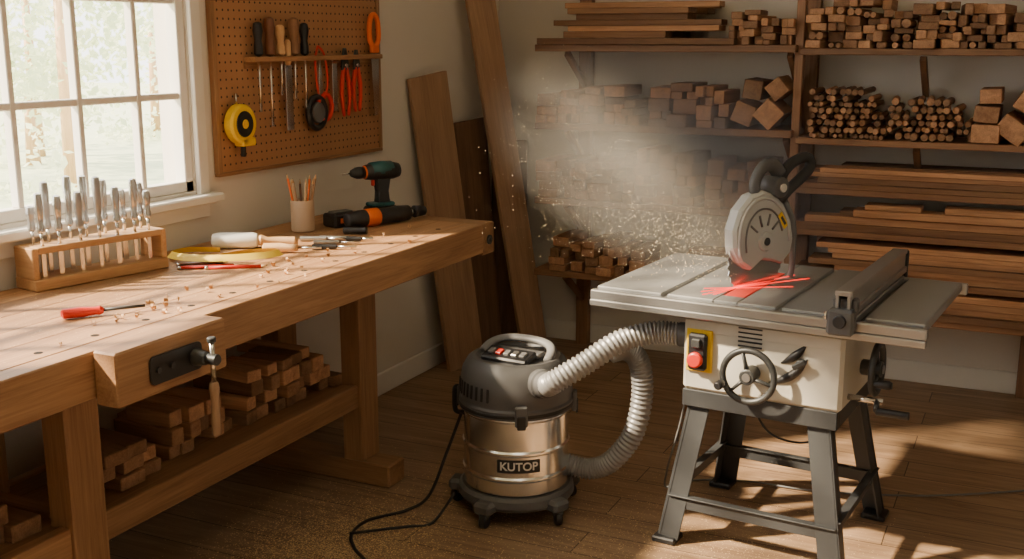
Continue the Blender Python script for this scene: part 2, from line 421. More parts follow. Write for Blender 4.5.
o=B('carving_mallet'); a=Vector((.14,3.10,ZB+.030)); d=Vector((.52,.28,0)).normalized()
o.lathe(a,[(.012,0),(.024,.006),(.029,.03),(.029,.15),(.024,.165),(.016,.17)],WHITEP,d,20)
o.lathe(a+d*.17,[(.018,0),(.021,.01),(.013,.03),(.016,.08),(.018,.13),(.011,.14)],W_LIGHT,d+Vector((0,0,-.05)),20,tint=.4)
o.done()
o=B('wood_handle_gouge'); a=Vector((.36,3.11,ZB+.019)); d=Vector((.35,.17,0)).normalized()
o.lathe(a,[(.008,0),(.017,.005),(.018,.06),(.013,.10),(.014,.105),(.012,.125)],W_LIGHT,d,16,tint=.7)
o.cyl(a+d*.125,a+d*.21,.004,STEEL)
o.done()
o=B('small_chisels')
for (x,y,l,m1) in ((.50,3.40,.20,STEEL),(.53,3.32,.17,STEEL),(.60,3.43,.10,BROWNH),(.44,3.36,.18,STEEL),(.58,3.24,.16,BROWNH)):
    d=Vector((.30,.15,0)).normalized(); a=Vector((x-.1,y,ZB+.0105))
    o.cyl(a,a+d*l*.55,.010,BLACK if m1 is BROWNH else ALU,.008,bev=.001); o.cyl(a+d*l*.55,a+d*l,.004,STEEL,seg=8)
o.cyl((.40,3.56,ZB+.016),(.49,3.59,ZB+.016),.015,BLACK,bev=.003)
o.done()
o=B('measuring_tape')
pts=[(.22,3.05),(.13,2.98),(.14,2.88),(.25,2.84),(.38,2.88),(.47,2.98),(.48,3.06),(.42,3.08),(.34,3.02),(.30,2.95)]
P=spline([Vector((x,y,0)) for x,y in pts],80); vs=[];fs=[]
h=.020
for i,p in enumerate(P):
    zt=ZB+.002+(.012*math.sin(i/len(P)*3.14))
    T=(P[min(i+1,len(P)-1)]-P[max(i-1,0)]).normalized(); nn=Vector((T.y,-T.x,0))
    vs+=[p+Vector((0,0,zt))+nn*.006,p+Vector((0,0,zt+h))-nn*.012]
fs=[[2*i,2*i+1,2*i+3,2*i+2] for i in range(len(P)-1)]
o.add(vs,fs,TAPEY,True,[(0,0,0)]*len(vs))
o.done()
o=B('red_pencils')
for (x,y,l,an,m1) in ((.30,2.76,.17,38,RED),(.38,2.80,.17,34,RED),(.26,2.80,.14,44,BROWNH)):
    d=Vector((math.cos(math.radians(an)),math.sin(math.radians(an)),0)); a=Vector((x,y,ZB+.0065))
    o.cyl(a,a+d*l,.006,m1,seg=6); o.cyl(a+d*l,a+d*(l+.02),.006,W_LIGHT,.001,seg=6); o.cyl(a-d*.012,a,.006,STEEL,seg=10)
o.done()
o=B('screwdriver'); a=Vector((.47,2.10,ZB+.016)); d=Vector((.13,.17,0)).normalized()
o.lathe(a,[(.006,0),(.014,.006),(.015,.05),(.011,.09),(.013,.10),(.008,.11)],RED,d,14); o.cyl(a+d*.11,a+d*.22,.0045,DARKMET,seg=8); o.done()

# ------------------------------------------------------------------ pegboard
m,nt,b=newmat('pegboard_hardboard'); N=nt.nodes; L=nt.links
tc=N.new('ShaderNodeTexCoord'); sp=N.new('ShaderNodeSeparateXYZ'); L.new(tc.outputs['Object'],sp.inputs[0])
def cell(out):
    a=N.new('ShaderNodeMath'); a.operation='DIVIDE'; a.inputs[1].default_value=.032; L.new(out,a.inputs[0])
    f=N.new('ShaderNodeMath'); f.operation='FRACT'; L.new(a.outputs[0],f.inputs[0])
    s=N.new('ShaderNodeMath'); s.operation='SUBTRACT'; s.inputs[1].default_value=.5; L.new(f.outputs[0],s.inputs[0]); return s
cy=cell(sp.outputs['Y']); cz=cell(sp.outputs['Z'])
cb=N.new('ShaderNodeCombineXYZ'); L.new(cy.outputs[0],cb.inputs[0]); L.new(cz.outputs[0],cb.inputs[1])
ln=N.new('ShaderNodeVectorMath'); ln.operation='LENGTH'; L.new(cb.outputs[0],ln.inputs[0])
lt=N.new('ShaderNodeMath'); lt.operation='LESS_THAN'; lt.inputs[1].default_value=.14; L.new(ln.outputs['Value'],lt.inputs[0])
n1=N.new('ShaderNodeTexNoise'); n1.inputs['Scale'].default_value=6; n1.inputs['Detail'].default_value=6; L.new(tc.outputs['Object'],n1.inputs['Vector'])
cr=N.new('ShaderNodeValToRGB'); cr.color_ramp.elements[0].color=(.34,.16,.07,1); cr.color_ramp.elements[1].color=(.48,.25,.12,1); L.new(n1.outputs['Fac'],cr.inputs['Fac'])
mm=N.new('ShaderNodeMix'); mm.data_type='RGBA'; mm.inputs['B'].default_value=(.03,.012,.006,1); L.new(lt.outputs[0],mm.inputs['Factor']); L.new(cr.outputs[0],mm.inputs['A']); L.new(mm.outputs['Result'],b.inputs['Base Color'])
b.inputs['Roughness'].default_value=.6
PEG=m
o=B('pegboard'); o.b2((.004,3.32,1.20),(.018,4.44,2.25),PEG,.001)
for lo,hi in (((.002,3.30,1.19),(.026,4.46,1.205)),((.002,3.30,2.245),(.026,4.46,2.26)),((.002,3.30,1.205),(.026,3.322,2.245)),((.002,4.438,1.205),(.026,4.46,2.245))): o.b2(lo,hi,W_BENCH,.002,tint=.3)
o.done()
o=B('tool_rail'); o.b2((.020,3.48,1.615),(.075,4.40,1.635),W_BENCH,.003,tint=.6); o.b2((.020,3.48,1.59),(.032,4.40,1.615),W_BENCH,.002,tint=.5); o.done()
RX=.055
def hangdriver(name,y,ht,hm,sl,r=.014):
    o=B(name)
    o.lathe((RX,y,1.637),[(r*.6,0),(r,.008),(r*.95,ht*.3),(r*.75,ht*.45),(r*1.1,ht*.75),(r*.9,ht*.95),(r*.4,ht)],hm,seg=16)
    o.cyl((RX,y,1.60-sl),(RX,y,1.637),.0055,STEEL,seg=8)
    o.box((RX,y,1.60-sl),(.004,.013,.035),STEEL,None,.001); o.done()
hangdriver('hanging_screwdriver',3.53,.13,BLACK,.16,.018)
hangdriver('hanging_screwdriver',3.60,.15,BROWNH,.22,.022)
hangdriver('hanging_screwdriver',3.67,.12,W_LIGHT,.10,.018)
hangdriver('hanging_screwdriver',3.76,.15,W_SHELF,.12,.022)
hangdriver('hanging_screwdriver',3.83,.13,BLACK,.16,.018)
o=B('hanging_paring_chisel'); o.box((RX,3.715,1.47),(.005,.045,.26),STEEL,None,.001); o.lathe((RX,3.715,1.6),[(.01,0),(.014,.02),(.013,.09),(.006,.1)],W_LIGHT,seg=14); o.done()
def pliers(name,y,z,hm,s=1.0):
    o=B(name)
    for k in (-1,1):
        o.tube([(RX,y+k*.008*s,z+.02),(RX,y+k*.02*s,z-.03*s),(RX,y+k*.024*s,z-.08*s),(RX,y+k*.014*s,z-.15*s)],[.008,.009,.0095,.010,.0105,.0105,.010,.010,.009,.009,.008,.008,.006],hm,10,n=12)
    o.prism([(-.018*s,0),(.018*s,0),(.02*s,.025*s),(.006*s,.075*s),(-.006*s,.075*s),(-.02*s,.025*s)],.012,frame((RX,y,z+.01),(0,1,0),(0,0,1)),DARKMET,.003)
    o.cyl((RX-.01,y,z+.03),(RX+.01,y,z+.03),.008,STEEL); o.done()
pliers('pliers',4.12,1.56,RED,1.25); pliers('pliers',4.21,1.56,RED,1.15)
o=B('tin_snips')
o.tube([(RX,3.90+.06*math.cos(a),1.40+.065*math.sin(a)) for a in [i*math.pi/8 for i in range(16)]],.013,BLACK,8,n=48,closed=True)
o.tube([(RX,3.96+.05*math.cos(a),1.42+.055*math.sin(a)) for a in [i*math.pi/8 for i in range(16)]],.010,RED,8,n=48,closed=True)
o.prism([(-.014,.0),(.014,0),(.012,.10),(.0,.17),(-.01,.10)],.01,frame((RX,3.93,1.46),(0,1,0),(0,0,1)),STEEL,.002)
o.prism(circ(.045,20),.02,frame((RX,3.905,1.40),(0,1,0),(0,0,1)),GREYP,.004)
o.done()
o=B('hanging_cord_loop'); o.tube([(RX-.01,3.93,1.66),(RX,3.90,1.60),(RX,3.915,1.48),(RX,3.95,1.45),(RX,3.985,1.52),(RX,3.97,1.63),(RX-.01,3.945,1.67)],.005,RED,8,n=48,closed=True); o.done()
o=B('wall_square_tool'); o.box((RX,4.04,1.50),(.004,.035,.20),STEEL,None,.001); o.box((RX,4.04,1.62),(.018,.05,.03),BROWNH,None,.004); o.done()
o=B('tape_measure'); M=frame((.050,3.405,1.385),(0,1,0),(0,0,1))
o.prism(circ(.075,28),.045,M,YELLOW,.008); o.prism(circ(.05,24),.052,M,BLACK,.003); o.prism(circ(.018,16),.057,M,YELLOW,.002)
o.box((.050,3.43,1.315),(.045,.08,.03),YELLOW,None,.005); o.cyl((.035,3.405,1.45),(.035,3.405,1.50),.004,STEEL); o.box((.055,3.41,1.285),(.02,.012,.05),BLACK,None,.002)
o.done()
o=B('hand_saw'); y=4.36
o.tube([(RX,y-.035,1.70),(RX,y-.032,1.78),(RX,y,1.81),(RX,y+.032,1.78),(RX,y+.035,1.70),(RX,y,1.67)],.012,ORANGE,10,n=40,closed=True)
o.prism([(-.03,.28),(.035,.28),(.03,.06),(.012,0),(-.012,0)],.003,frame((RX,y,1.36),(0,1,0),(0,0,1)),STEEL)
o.box((RX,y,1.66),(.02,.06,.04),ORANGE,None,.006); o.done()

# ------------------------------------------------------------------ leaning boards
def lean(name,p1,p2,w,t,mat,side,tint=.5):
    o=B(name); p1=Vector(p1);p2=Vector(p2); x=(p2-p1).normalized(); s=Vector(side); s=(s-x*s.dot(x)).normalized(); z=x.cross(s)
    Rm=Matrix((x,s,z)).transposed(); o.box((p1+p2)/2,((p2-p1).length,w,t),mat,Rm,.003,tint); return o.done()
lean('leaning_board',(.16,5.02,.012),(.052,4.84,1.53),.27,.025,W_MED,(.25,1,0),.5)
lean('leaning_board',(.12,5.34,.010),(.05,5.29,1.28),.30,.022,W_DARK,(.1,1,0),.3)
lean('leaning_board',(.33,5.52,.012),(.068,5.24,2.35),.17,.03,W_MED,(.6,1,0),.7)
lean('leaning_board',(.13,5.62,.010),(.13,5.62,1.15),.20,.022,W_DARK,(1,.6,0),.2)

# ------------------------------------------------------------------ shelving
YS=5.36
shelving=bpy.data.objects.new('lumber_rack',None); COL.objects.link(shelving)
o=B('shelving_unit')
SH_L=[1.675,1.275,.88,.49]; SH_R=[1.66,1.245,1.01,.81,.595,.42]
for z in SH_L: o.b2((.40,YS,z-.035),(1.74,D-.02,z),W_SHELF,.003)
for z in SH_R: o.b2((1.76,YS,z-.03),(3.7,D-.02,z),W_SHELF,.003)
for x in (.55,1.75,2.85,3.65):
    o.b2((x-.035,D-.07,0),(x+.035,D-.018,2.3),W_SHELF,.003)
for x in (1.745,):
    o.b2((x-.02,YS+.06,.40),(x+.02,YS+.12,2.3),W_SHELF,.003)
for x in (.55,1.70,2.3,2.85):
    for z in ((SH_L if x<1.75 else SH_R[:2])):
        o.beam((x,D-.06,z-.22),(x,YS+.08,z-.045),.03,.03,W_SHELF)
o.done().parent=shelving
def endpile(name,x0,x1,z0,z1,size,mat,rounded=False,yf=YS,lmin=.22,lmax=.37,jit=.03,rot=4,fill=.97,slope=0,mix=0):
    # columns of uneven height: every piece rests on the one below it
    o=B(name)
    if rounded:
        z=z0+.0005
        while True:
            hh=rnd(*size)
            if z+hh>z1+.01: break
            x=x0+rnd(0,.02); fr=(z-z0)/(z1-z0)
            while x<x1-slope*fr-.01:
                ww=hh*rnd(.9,1.1); ll=rnd(lmin,lmax)*.85; yo=rnd(-.02,jit)
                if x+ww>x1+.01: break
                if rnd(0,1)<fill: o.cyl((x+ww/2+rnd(-.006,.006),yf+yo,z+hh/2),(x+ww/2+rnd(-.02,.02),yf+yo+ll,z+hh/2+rnd(0,.006)),min(ww,hh)/2*.95,mat,seg=10,bev=.001)
                x+=ww*1.02
            z+=hh
    else:
        x=x0
        while x<x1-size[0]:
            W=rnd(size[0]*1.2,size[1]*1.9); W=min(W,x1-x)
            fr=(x-x0)/(x1-x0)
            top=z0+(z1-z0)*rnd(.72,1.0)*(1-slope*max(0,fr-.6)*2.0)
            z=z0+.0005
            while z<top-size[0]*.6:
                hh=rnd(size[0]*.75,size[1]); 
                if z+hh>z1+.015: break
                parts=1 if rnd(0,1)<.6 or W<size[0]*1.8 else 2
                xx=x
                for q in range(parts):
                    ww=W/parts*rnd(.86,.97); ll=rnd(lmin,lmax); yo=rnd(-.03,jit+.03); yc=yf+yo+ll/2
                    if yc+ll/2>D-.08: yc=D-.08-ll/2
                    if parts==2 and rnd(0,1)<mix:
                        o.cyl((xx+ww/2,yc-ll/2,z+min(ww,hh)/2),(xx+ww/2,yc+ll/2,z+min(ww,hh)/2),min(ww,hh)/2*.96,mat,seg=12,bev=.001)
                    else: o.box((xx+ww/2,yc,z+hh/2),(ww,ll,hh*.97),mat,(0,rnd(-1,1)*rot*.2,rnd(-rot,rot)),.003)
                    xx+=W/parts
                z+=hh
            x+=W+rnd(.002,.012)
    q=o.done(); q.parent=shelving; return q
def longpile(name,x0,x1,z0,n,mat,t=(.018,.03),yf=YS,wid=(.1,.16)):
    o=B(name); z=z0+.0005
    for k in range(n):
        tt=rnd(*t); a=x0+rnd(0,.25)*(k>0); bb=x1-rnd(0,.35)*(k>0)
        w=rnd(*wid); y=yf+rnd(-.02,.02)+w/2
        o.box(((a+bb)/2,y,z+tt/2),(bb-a,w,tt*.96),mat,(0,0,rnd(-.4,.4)),.002)
        o.box(((a+bb)/2+rnd(-.1,.1),yf+.27,z+tt/2),(bb-a-.1,.14,tt*.96),mat,(0,0,rnd(-.3,.3)),.002)
        z+=tt
    q=o.done(); q.parent=shelving; return q
longpile('plank_stack',.42,1.45,1.675,3,W_LUM,(.025,.035))
longpile('plank_stack',.50,1.38,1.768,4,W_LUM,(.02,.03),YS+.03)
endpile('lumber_offcut_pile',1.42,1.72,1.675,1.84,(.03,.05),W_LUM,rot=8)
endpile('lumber_offcut_pile',1.80,2.25,1.66,1.90,(.03,.055),W_LUM,slope=.3,rot=9,mix=.5)
endpile('lumber_offcut_pile',2.26,2.76,1.66,1.88,(.03,.05),W_LUM,slope=.3,rot=9,mix=.5)
endpile('lumber_offcut_pile',2.78,3.4,1.66,1.89,(.04,.07),W_LUM,rot=8)
endpile('timber_beam_pile',.42,.97,1.275,1.48,(.045,.065),W_LUM,slope=.4,rot=6)
endpile('timber_beam_pile',1.02,1.42,1.275,1.53,(.045,.075),W_LUM,slope=.4,rot=7)
o=B('square_post_offcuts')
for x,z,r,s in ((1.50,1.35,20,.10),(1.62,1.35,42,.11),(1.54,1.465,8,.09),(1.655,1.47,50,.085)):
    o.box((x,YS+.14,z),(s,.30,s),W_LUM,(0,r,3),.003)
o.done().parent=shelving
endpile('dowel_bundle',1.80,2.17,1.245,1.50,(.022,.036),W_LUM,True,slope=.12,fill=.92,jit=.08)
endpile('dowel_bundle',2.16,2.54,1.245,1.45,(.022,.038),W_LUM,True,slope=.12,fill=.92,jit=.08)
o=B('chopped_block_pile')
for x,z,r,s in ((2.60,1.29,0,.09),(2.59,1.375,4,.08),(2.60,1.455,-3,.07),(2.71,1.31,35,.10),(2.76,1.42,30,.09),(2.84,1.315,38,.11),(2.92,1.445,20,.10),(3.02,1.30,5,.10)):
    o.box((x,YS+.15,z),(s*1.3,.30,s*.9),W_LUM,(0,r,rnd(-5,5)),.003)
o.done().parent=shelving
endpile('timber_beam_pile',.42,.86,.88,1.13,(.045,.07),W_LUM,slope=.4,rot=6)
endpile('timber_beam_pile',.91,1.28,.88,1.18,(.05,.075),W_LUM,slope=.3,rot=7)
endpile('timber_beam_pile',1.33,1.70,.88,1.15,(.05,.08),W_LUM,slope=.3,rot=7)
longpile('plank_stack',1.80,3.5,1.01,4,W_LUM,(.02,.03))
longpile('plank_stack',1.78,3.5,.81,2,W_LUM,(.03,.04)); o=B('notched_plank'); o.b2((2.05,YS-.02,.886),(2.9,YS+.10,.92),W_LUM,.003,tint=.8); o.b2((2.1,YS-.01,.921),(2.35,YS+.10,.945),W_LUM,.003,tint=.7); o.b2((2.45,YS-.01,.921),(2.8,YS+.10,.95),W_LUM,.003,tint=.75); o.done().parent=shelving
longpile('plank_stack',1.85,3.5,.595,6,W_LUM,(.02,.03))
longpile('plank_stack',2.2,3.6,.42,4,W_LUM,(.025,.035))
endpile('timber_beam_pile',.50,1.05,.49,.70,(.045,.06),W_LUM,slope=.5,rot=6)
longpile('plank_stack',1.10,1.70,.49,4,W_LUM,(.03,.04))

# ------------------------------------------------------------------ shop vacuum
vc=Vector((1.17,3.50,0)); 
vac=bpy.data.objects.new('shop_vacuum',None); COL.objects.link(vac); vac.location=vc
def loc(o): 
    o.parent=vac; return o
o=B('base_and_casters')
o.lathe((0,0,.055),[(.15,0),(.205,.006),(.215,.02),(.212,.045),(.200,.055),(.15,.056)],GREYP,seg=48)
for k in range(5):
    an=math.radians(-95+72*k); d=Vector((math.cos(an),math.sin(an),0)); s=Vector((-d.y,d.x,0))
    Mq=Matrix((d,s,Vector((0,0,1)))).transposed()
    o.box(d*.21+Vector((0,0,.075)),(.085,.075,.045),GREYP,Mq,.012)
    o.cyl(d*.225+Vector((0,0,.04)),d*.225+Vector((0,0,.06)),.012,STEEL)
    ft=Matrix.Rotation(math.radians(35*k),3,'Z')@Vector((1,0,0))
    o.cyl(d*.225+Vector((0,0,.0265))-ft*.013,d*.225+Vector((0,0,.0265))+ft*.013,.026,BLACK,seg=20,bev=.004)
    o.box(d*.225+Vector((0,0,.045)),(.036,.030,.022),GREYP,None,.006)
loc(o.done())
o=B('stainless_tank')
pr=[(.185,.11),(.192,.118),(.192,.165),(.197,.172),(.197,.178),(.192,.185),(.192,.262),(.197,.269),(.197,.275),(.192,.282),(.192,.385),(.197,.392),(.197,.405)]
o.lathe((0,0,0),pr,STAIN,seg=64); loc(o.done())
o=B('power_head')
o.lathe((0,0,0),[(.197,.398),(.207,.402),(.209,.43),(.203,.437),(.203,.448),(.206,.455),(.203,.505),(.195,.545),(.178,.575),(.160,.588),(.145,.588),(.138,.578),(0,.577)],GREYP,seg=56)
o.lathe((0,0,0),[(.2085,.408),(.2105,.410),(.2105,.420),(.2085,.422)],BLACK,seg=56)
def arcpt(r,a,z): return Vector((r*math.cos(math.radians(a)),r*math.sin(math.radians(a)),z))
Rz=Matrix.Rotation(math.radians(-5),3,'Z')
o.box(Rz@Vector((0,-.055,.592)),(.19,.085,.026),BLACK,(14,0,-5),.006)
for i,mm_ in enumerate((MIDG,RED,MIDG,ALU,MIDG)):
    o.box(Rz@Vector((-.064+i*.032,-.062,.606)),(.022,.030,.012),mm_,(14,0,-5),.002)
o.tube([Rz@Vector(p) for p in ((-.135,-.01,.585),(-.128,.03,.605),(-.10,.065,.618),(-.04,.085,.624),(.04,.085,.624),(.10,.065,.618),(.128,.03,.605),(.135,-.01,.585))],.017,MIDG,12,n=56,flat=.75)
o.box(Rz@Vector((0,.02,.588)),(.20,.06,.022),GREYP,(0,0,-5),.008)
for k in range(9):
    a=-150+k*7
    p=arcpt(.2055,a,.485); 
    o.box(p,(.004,.010,.05),BLACK,(0,-4,a),.001)
for a in (-170,-60,20,110):
    p=arcpt(.212,a,.42); o.box(p,(.018,.045,.075),GREYP,(0,0,a),.005); o.box(arcpt(.222,a,.40),(.008,.03,.05),BLACK,(0,0,a),.003)
pts_=[arcpt(.205,188,.44),arcpt(.235,188,.44),arcpt(.24,188,.40),arcpt(.235,188,.35),arcpt(.20,188,.345)]
o.tube(pts_,.010,BLACK,8,n=24)
pa=-38; pd=Vector((math.cos(math.radians(pa)),math.sin(math.radians(pa)),.15)).normalized()
o.lathe(Vector((0,0,.50))+pd*.13,[(.048,0),(.052,.06),(.052,.085),(.046,.09),(.044,.12),(.034,.125)],GREYP,pd,28)
loc(o.done())
o=B('hose')
p0=Vector((0,0,.50))+pd*.24
hose=[p0,p0+pd*.05+Vector((0,0,.02)),Vector((.31,-.11,.62)),Vector((.40,-.02,.685)),Vector((.50,.04,.715)),Vector((.59,.06,.715))]
o.tube(hose,.038,HOSE,20,n=150,rib=.006)
o.lathe(hose[-1],[(.036,-.01),(.042,0),(.042,.05),(.036,.055)],GREYP,(hose[-1]-hose[-2]).normalized(),24)
h2=[Vector((.34,.06,.62)),Vector((.38,.10,.625)),Vector((.42,.13,.58)),Vector((.435,.14,.46)),Vector((.41,.13,.31)),Vector((.34,.11,.20)),Vector((.26,.10,.155)),Vector((.17,.08,.165))]
o.tube(h2,.037,HOSE,20,n=224,rib=.006)
loc(o.done())
o=B('brand_plate')
la=-62
n=10; vs=[];fs=[]
for i in range(n+1):
    a=math.radians(la-23+46*i/n)
    for z in (.205,.252): vs.append((.1945*math.cos(a),.1945*math.sin(a),z))
fs=[[2*i,2*i+2,2*i+3,2*i+1] for i in range(n)]
o.add(vs,fs,BLACK,True,[(0,0,0)]*len(vs))
loc(o.done())
tc_=bpy.data.curves.new('label_text','FONT'); tc_.body='KUTOP'; tc_.size=.042; tc_.align_x='CENTER'; tc_.align_y='CENTER'; tc_.extrude=.0006; tc_.offset=.0008
to=bpy.data.objects.new('label_text',tc_); COL.objects.link(to); to.data.materials.append(WHITEP)
bpy.context.view_layer.update()
me=bpy.data.meshes.new_from_object(to.evaluated_get(bpy.context.evaluated_depsgraph_get()))
bpy.data.objects.remove(to)
for v in me.vertices:
    a=math.radians(la)+v.co.x/.196; r=.1955+v.co.z; v.co=Vector((r*math.cos(a),r*math.sin(a),.2285+v.co.y))
to=bpy.data.objects.new('label_text',me); COL.objects.link(to); to.parent=vac
if not me.materials: me.materials.append(WHITEP)

o=B('power_cord'); 
o.tube([(.985,3.42,.36),(.95,3.37,.22),(.90,3.32,.06),(.83,3.27,.008),(.75,3.14,.007),(.76,3.02,.007),(.83,2.93,.007),(.95,2.83,.007),(1.1,2.6,.007),(1.3,2.2,.007)],.006,BLACK,8,n=120); 
o.tube([(1.02,3.30,.10),(.97,3.22,.008),(.91,3.16,.007),(.84,3.10,.007),(.765,3.00,.018)],.005,BLACK,8,n=60)
o.done()

# ------------------------------------------------------------------ table saw
saw=bpy.data.objects.new('table_saw',None); COL.objects.link(saw)
def S(o): o.parent=saw; return o
o=B('stand')
F1=[(1.75,3.43),(2.37,3.43),(1.75,4.03),(2.37,4.03)]; T1=[(1.83,3.50),(2.28,3.50),(1.83,3.94),(2.28,3.94)]
for (fx,fy),(tx,ty) in zip(F1,T1):
    sx=1 if fx<2 else -1; sy=1 if fy<3.7 else -1
    o.beam((fx+sx*.03,fy,.02),(tx+sx*.03,ty,.54),.075,.006,STANDM,(0,1,0),.001)
    o.beam((fx,fy+sy*.03,.02),(tx,ty+sy*.03,.54),.006,.07,STANDM,(0,1,0),.001)
    o.box((fx+sx*.02,fy+sy*.02,.011),(.085,.085,.022),BLACK,None,.005)
def lp(i,z):
    t=z/.54; return Vector((F1[i][0]+(T1[i][0]-F1[i][0])*t,F1[i][1]+(T1[i][1]-F1[i][1])*t,z))
for a,c,z in ((0,1,.15),(2,3,.15),(0,2,.17),(1,3,.17)):
    p,q=lp(a,z),lp(c,z); o.beam(p,q,.006,.045,STANDM,(0,0,1),.001); o.beam(p+Vector((0,0,.022)),q+Vector((0,0,.022)),.03,.005,STANDM,(0,0,1),.001)
o.b2((1.80,3.47,.49),(2.32,3.50,.55),STANDM); o.b2((1.80,3.95,.49),(2.32,3.98,.55),STANDM)
o.b2((1.80,3.50,.49),(1.83,3.95,.55),STANDM); o.b2((2.29,3.50,.49),(2.32,3.95,.55),STANDM)
S(o.done())
o=B('cabinet')
o.b2((1.80,3.465,.55),(2.33,3.97,.80),CREAM,.012)
o.b2((1.77,3.45,.80),(2.36,4.0,.842),CREAM,.008)
yf=3.465
o.b2((1.81,yf-.006,.755),(2.32,yf,.795),CREAM,.002)
o.done().parent=saw
o=B('switch_box'); o.b2((1.815,yf-.012,.62),(1.905,yf,.765),YELLOW,.003); o.b2((1.828,yf-.035,.63),(1.892,yf-.012,.755),BLACK,.008)
o.cyl((1.86,yf-.035,.67),(1.86,yf-.06,.67),.026,RED,bev=.006,seg=24); o.box((1.86,yf-.04,.725),(.03,.014,.03),DARKMET,None,.003); S(o.done())
o=B('vent_grille')
for k in range(5): o.b2((1.99,yf-.0075,.726+k*.015),(2.07,yf-.002,.731+k*.015),BLACK,.0005)
S(o.done())
def wheel(name,c,ax,r,knob=True):
    o=B(name); c=Vector(c); ax=Vector(ax).normalized(); t=Vector((0,0,1)); u=t.cross(ax).normalized(); w=ax.cross(u)
    o.tube([c+(u*math.cos(a)+w*math.sin(a))*r for a in [i*math.pi/10 for i in range(20)]],.011,DARKMET,10,n=60,closed=True)
    o.cyl(c-ax*.05,c+ax*.018,.026,DARKMET,bev=.004,seg=20); o.cyl(c+ax*.018,c+ax*.022,.014,ALU,seg=16)
    for k in range(3):
        a=math.radians(90+120*k+15); d=u*math.cos(a)+w*math.sin(a); o.tube([c+d*.02,c+d*r*.5,c+d*r],[.014,.010,.009],DARKMET,10,flat=.6)
    a=math.radians(200); d=u*math.cos(a)+w*math.sin(a)
    if knob: o.lathe(c+d*r,[(.006,0),(.008,.012),(.014,.03),(.015,.055),(.010,.065)],BLACK,ax,14)
    return S(o.done())
wheel('bevel_handwheel',(2.045,yf-.055,.645),(0,-1,0),.085)
wheel('height_handwheel',(2.40,3.62,.67),(1,0,0),.08)
o=B('tilt_slot')
for (cx_,cz_,r_,a0,a1,th_) in ((2.06,.79,.175,-78,-24,.015),(2.05,.86,.19,-64,-28,.014)):
    o.tube([(cx_+r_*math.cos(math.radians(a)),yf-.001,cz_+r_*math.sin(math.radians(a))) for a in range(a0,a1,4)],th_,BLACK,10,taper=True)
o.cyl((2.20,yf,.70),(2.20,yf-.03,.70),.014,DARKMET,bev=.003); o.box((2.20,yf-.03,.70),(.05,.012,.018),DARKMET,(0,-35,0),.004)
S(o.done())
o=B('table_top')
zt=.88; y0,y1=3.42,4.12
xs=[(1.50,1.735),(1.755,1.915),(1.995,2.12),(2.14,2.37)]
for a,c in xs: o.b2((a,y0,zt-.035),(c,y1,zt),CAST,.003)
o.b2((1.50,y0+.001,zt-.037),(2.37,y1-.001,zt-.012),CAST,.002)
o.b2((1.916,y0,zt-.034),(1.994,3.50,zt),CAST,.002); o.b2((1.916,3.95,zt-.034),(1.994,y1,zt),CAST,.002)
o.b2((1.92,3.502,zt-.013),(1.99,3.948,zt-.001),REDP,.002)
o.b2((2.39,y0+.02,zt-.035),(2.565,y1-.01,zt-.004),CAST,.004)
o.b2((1.49,y0-.035,zt-.040),(2.58,y0-.004,zt-.008),ALU,.004)
o.b2((1.49,y0-.04,zt-.062),(2.58,y0-.02,zt-.040),ALU,.003)
o.b2((1.49,y1+.004,zt-.05),(2.58,y1+.03,zt-.01),ALU,.004)
o.b2((2.37,y0,zt-.035),(2.39,y1,zt-.02),DARKMET,.002)
# laser light on the table, painted as thin glowing red strips
for (x1_,y1_,x2_,y2_) in ((1.86,3.47,2.03,3.93),(1.83,3.56,2.08,3.74),(1.89,3.49,1.96,3.80),(1.84,3.51,2.09,3.90)):
    o.beam((x1_,y1_,zt+.0006),(x2_,y2_,zt+.0006),.006,.001,REDG,(0,0,1),.0001)
S(o.done())
o=B('rip_fence')
fx=2.34
o.b2((fx-.028,3.36,zt+.004),(fx+.028,4.16,zt+.028),ALU,.003)
o.b2((fx-.022,3.36,zt+.028),(fx-.012,4.16,zt+.075),ALU,.002)
o.b2((fx+.012,3.36,zt+.028),(fx+.022,4.16,zt+.075),ALU,.002)
o.b2((fx-.026,3.36,zt+.072),(fx+.026,4.16,zt+.088),ALU,.003)
o.b2((fx-.040,3.335,zt-.045),(fx+.040,3.38,zt+.035),GREYP,.008)
o.b2((fx-.035,3.38,zt+.001),(fx+.035,3.43,zt+.06),GREYP,.006)
o.cyl((fx,3.336,zt+.0),(fx,3.325,zt+.0),.020,BLACK,bev=.003)
o.cyl((fx-.041,3.357,zt+.01),(fx-.05,3.357,zt+.01),.014,STEEL,bev=.002)
o.b2((fx-.03,4.155,zt-.03),(fx+.03,4.18,zt+.085),BLACK,.006)
S(o.done())
bd=Vector((.42,.91,0)).normalized(); bc=Vector((1.955,3.73,zt))
Mb=frame(bc,bd,(0,0,1))
o=B('saw_blade')
teeth=[]
for i in range(60):
    a=math.radians(i*6); r=.135 if i%2 else .127; teeth.append((-.01+r*math.cos(a),.085+r*math.sin(a)))
teeth=[(x,max(y,.001)) for x,y in teeth]
o.prism(teeth,.003,Mb,STEEL); S(o.done())
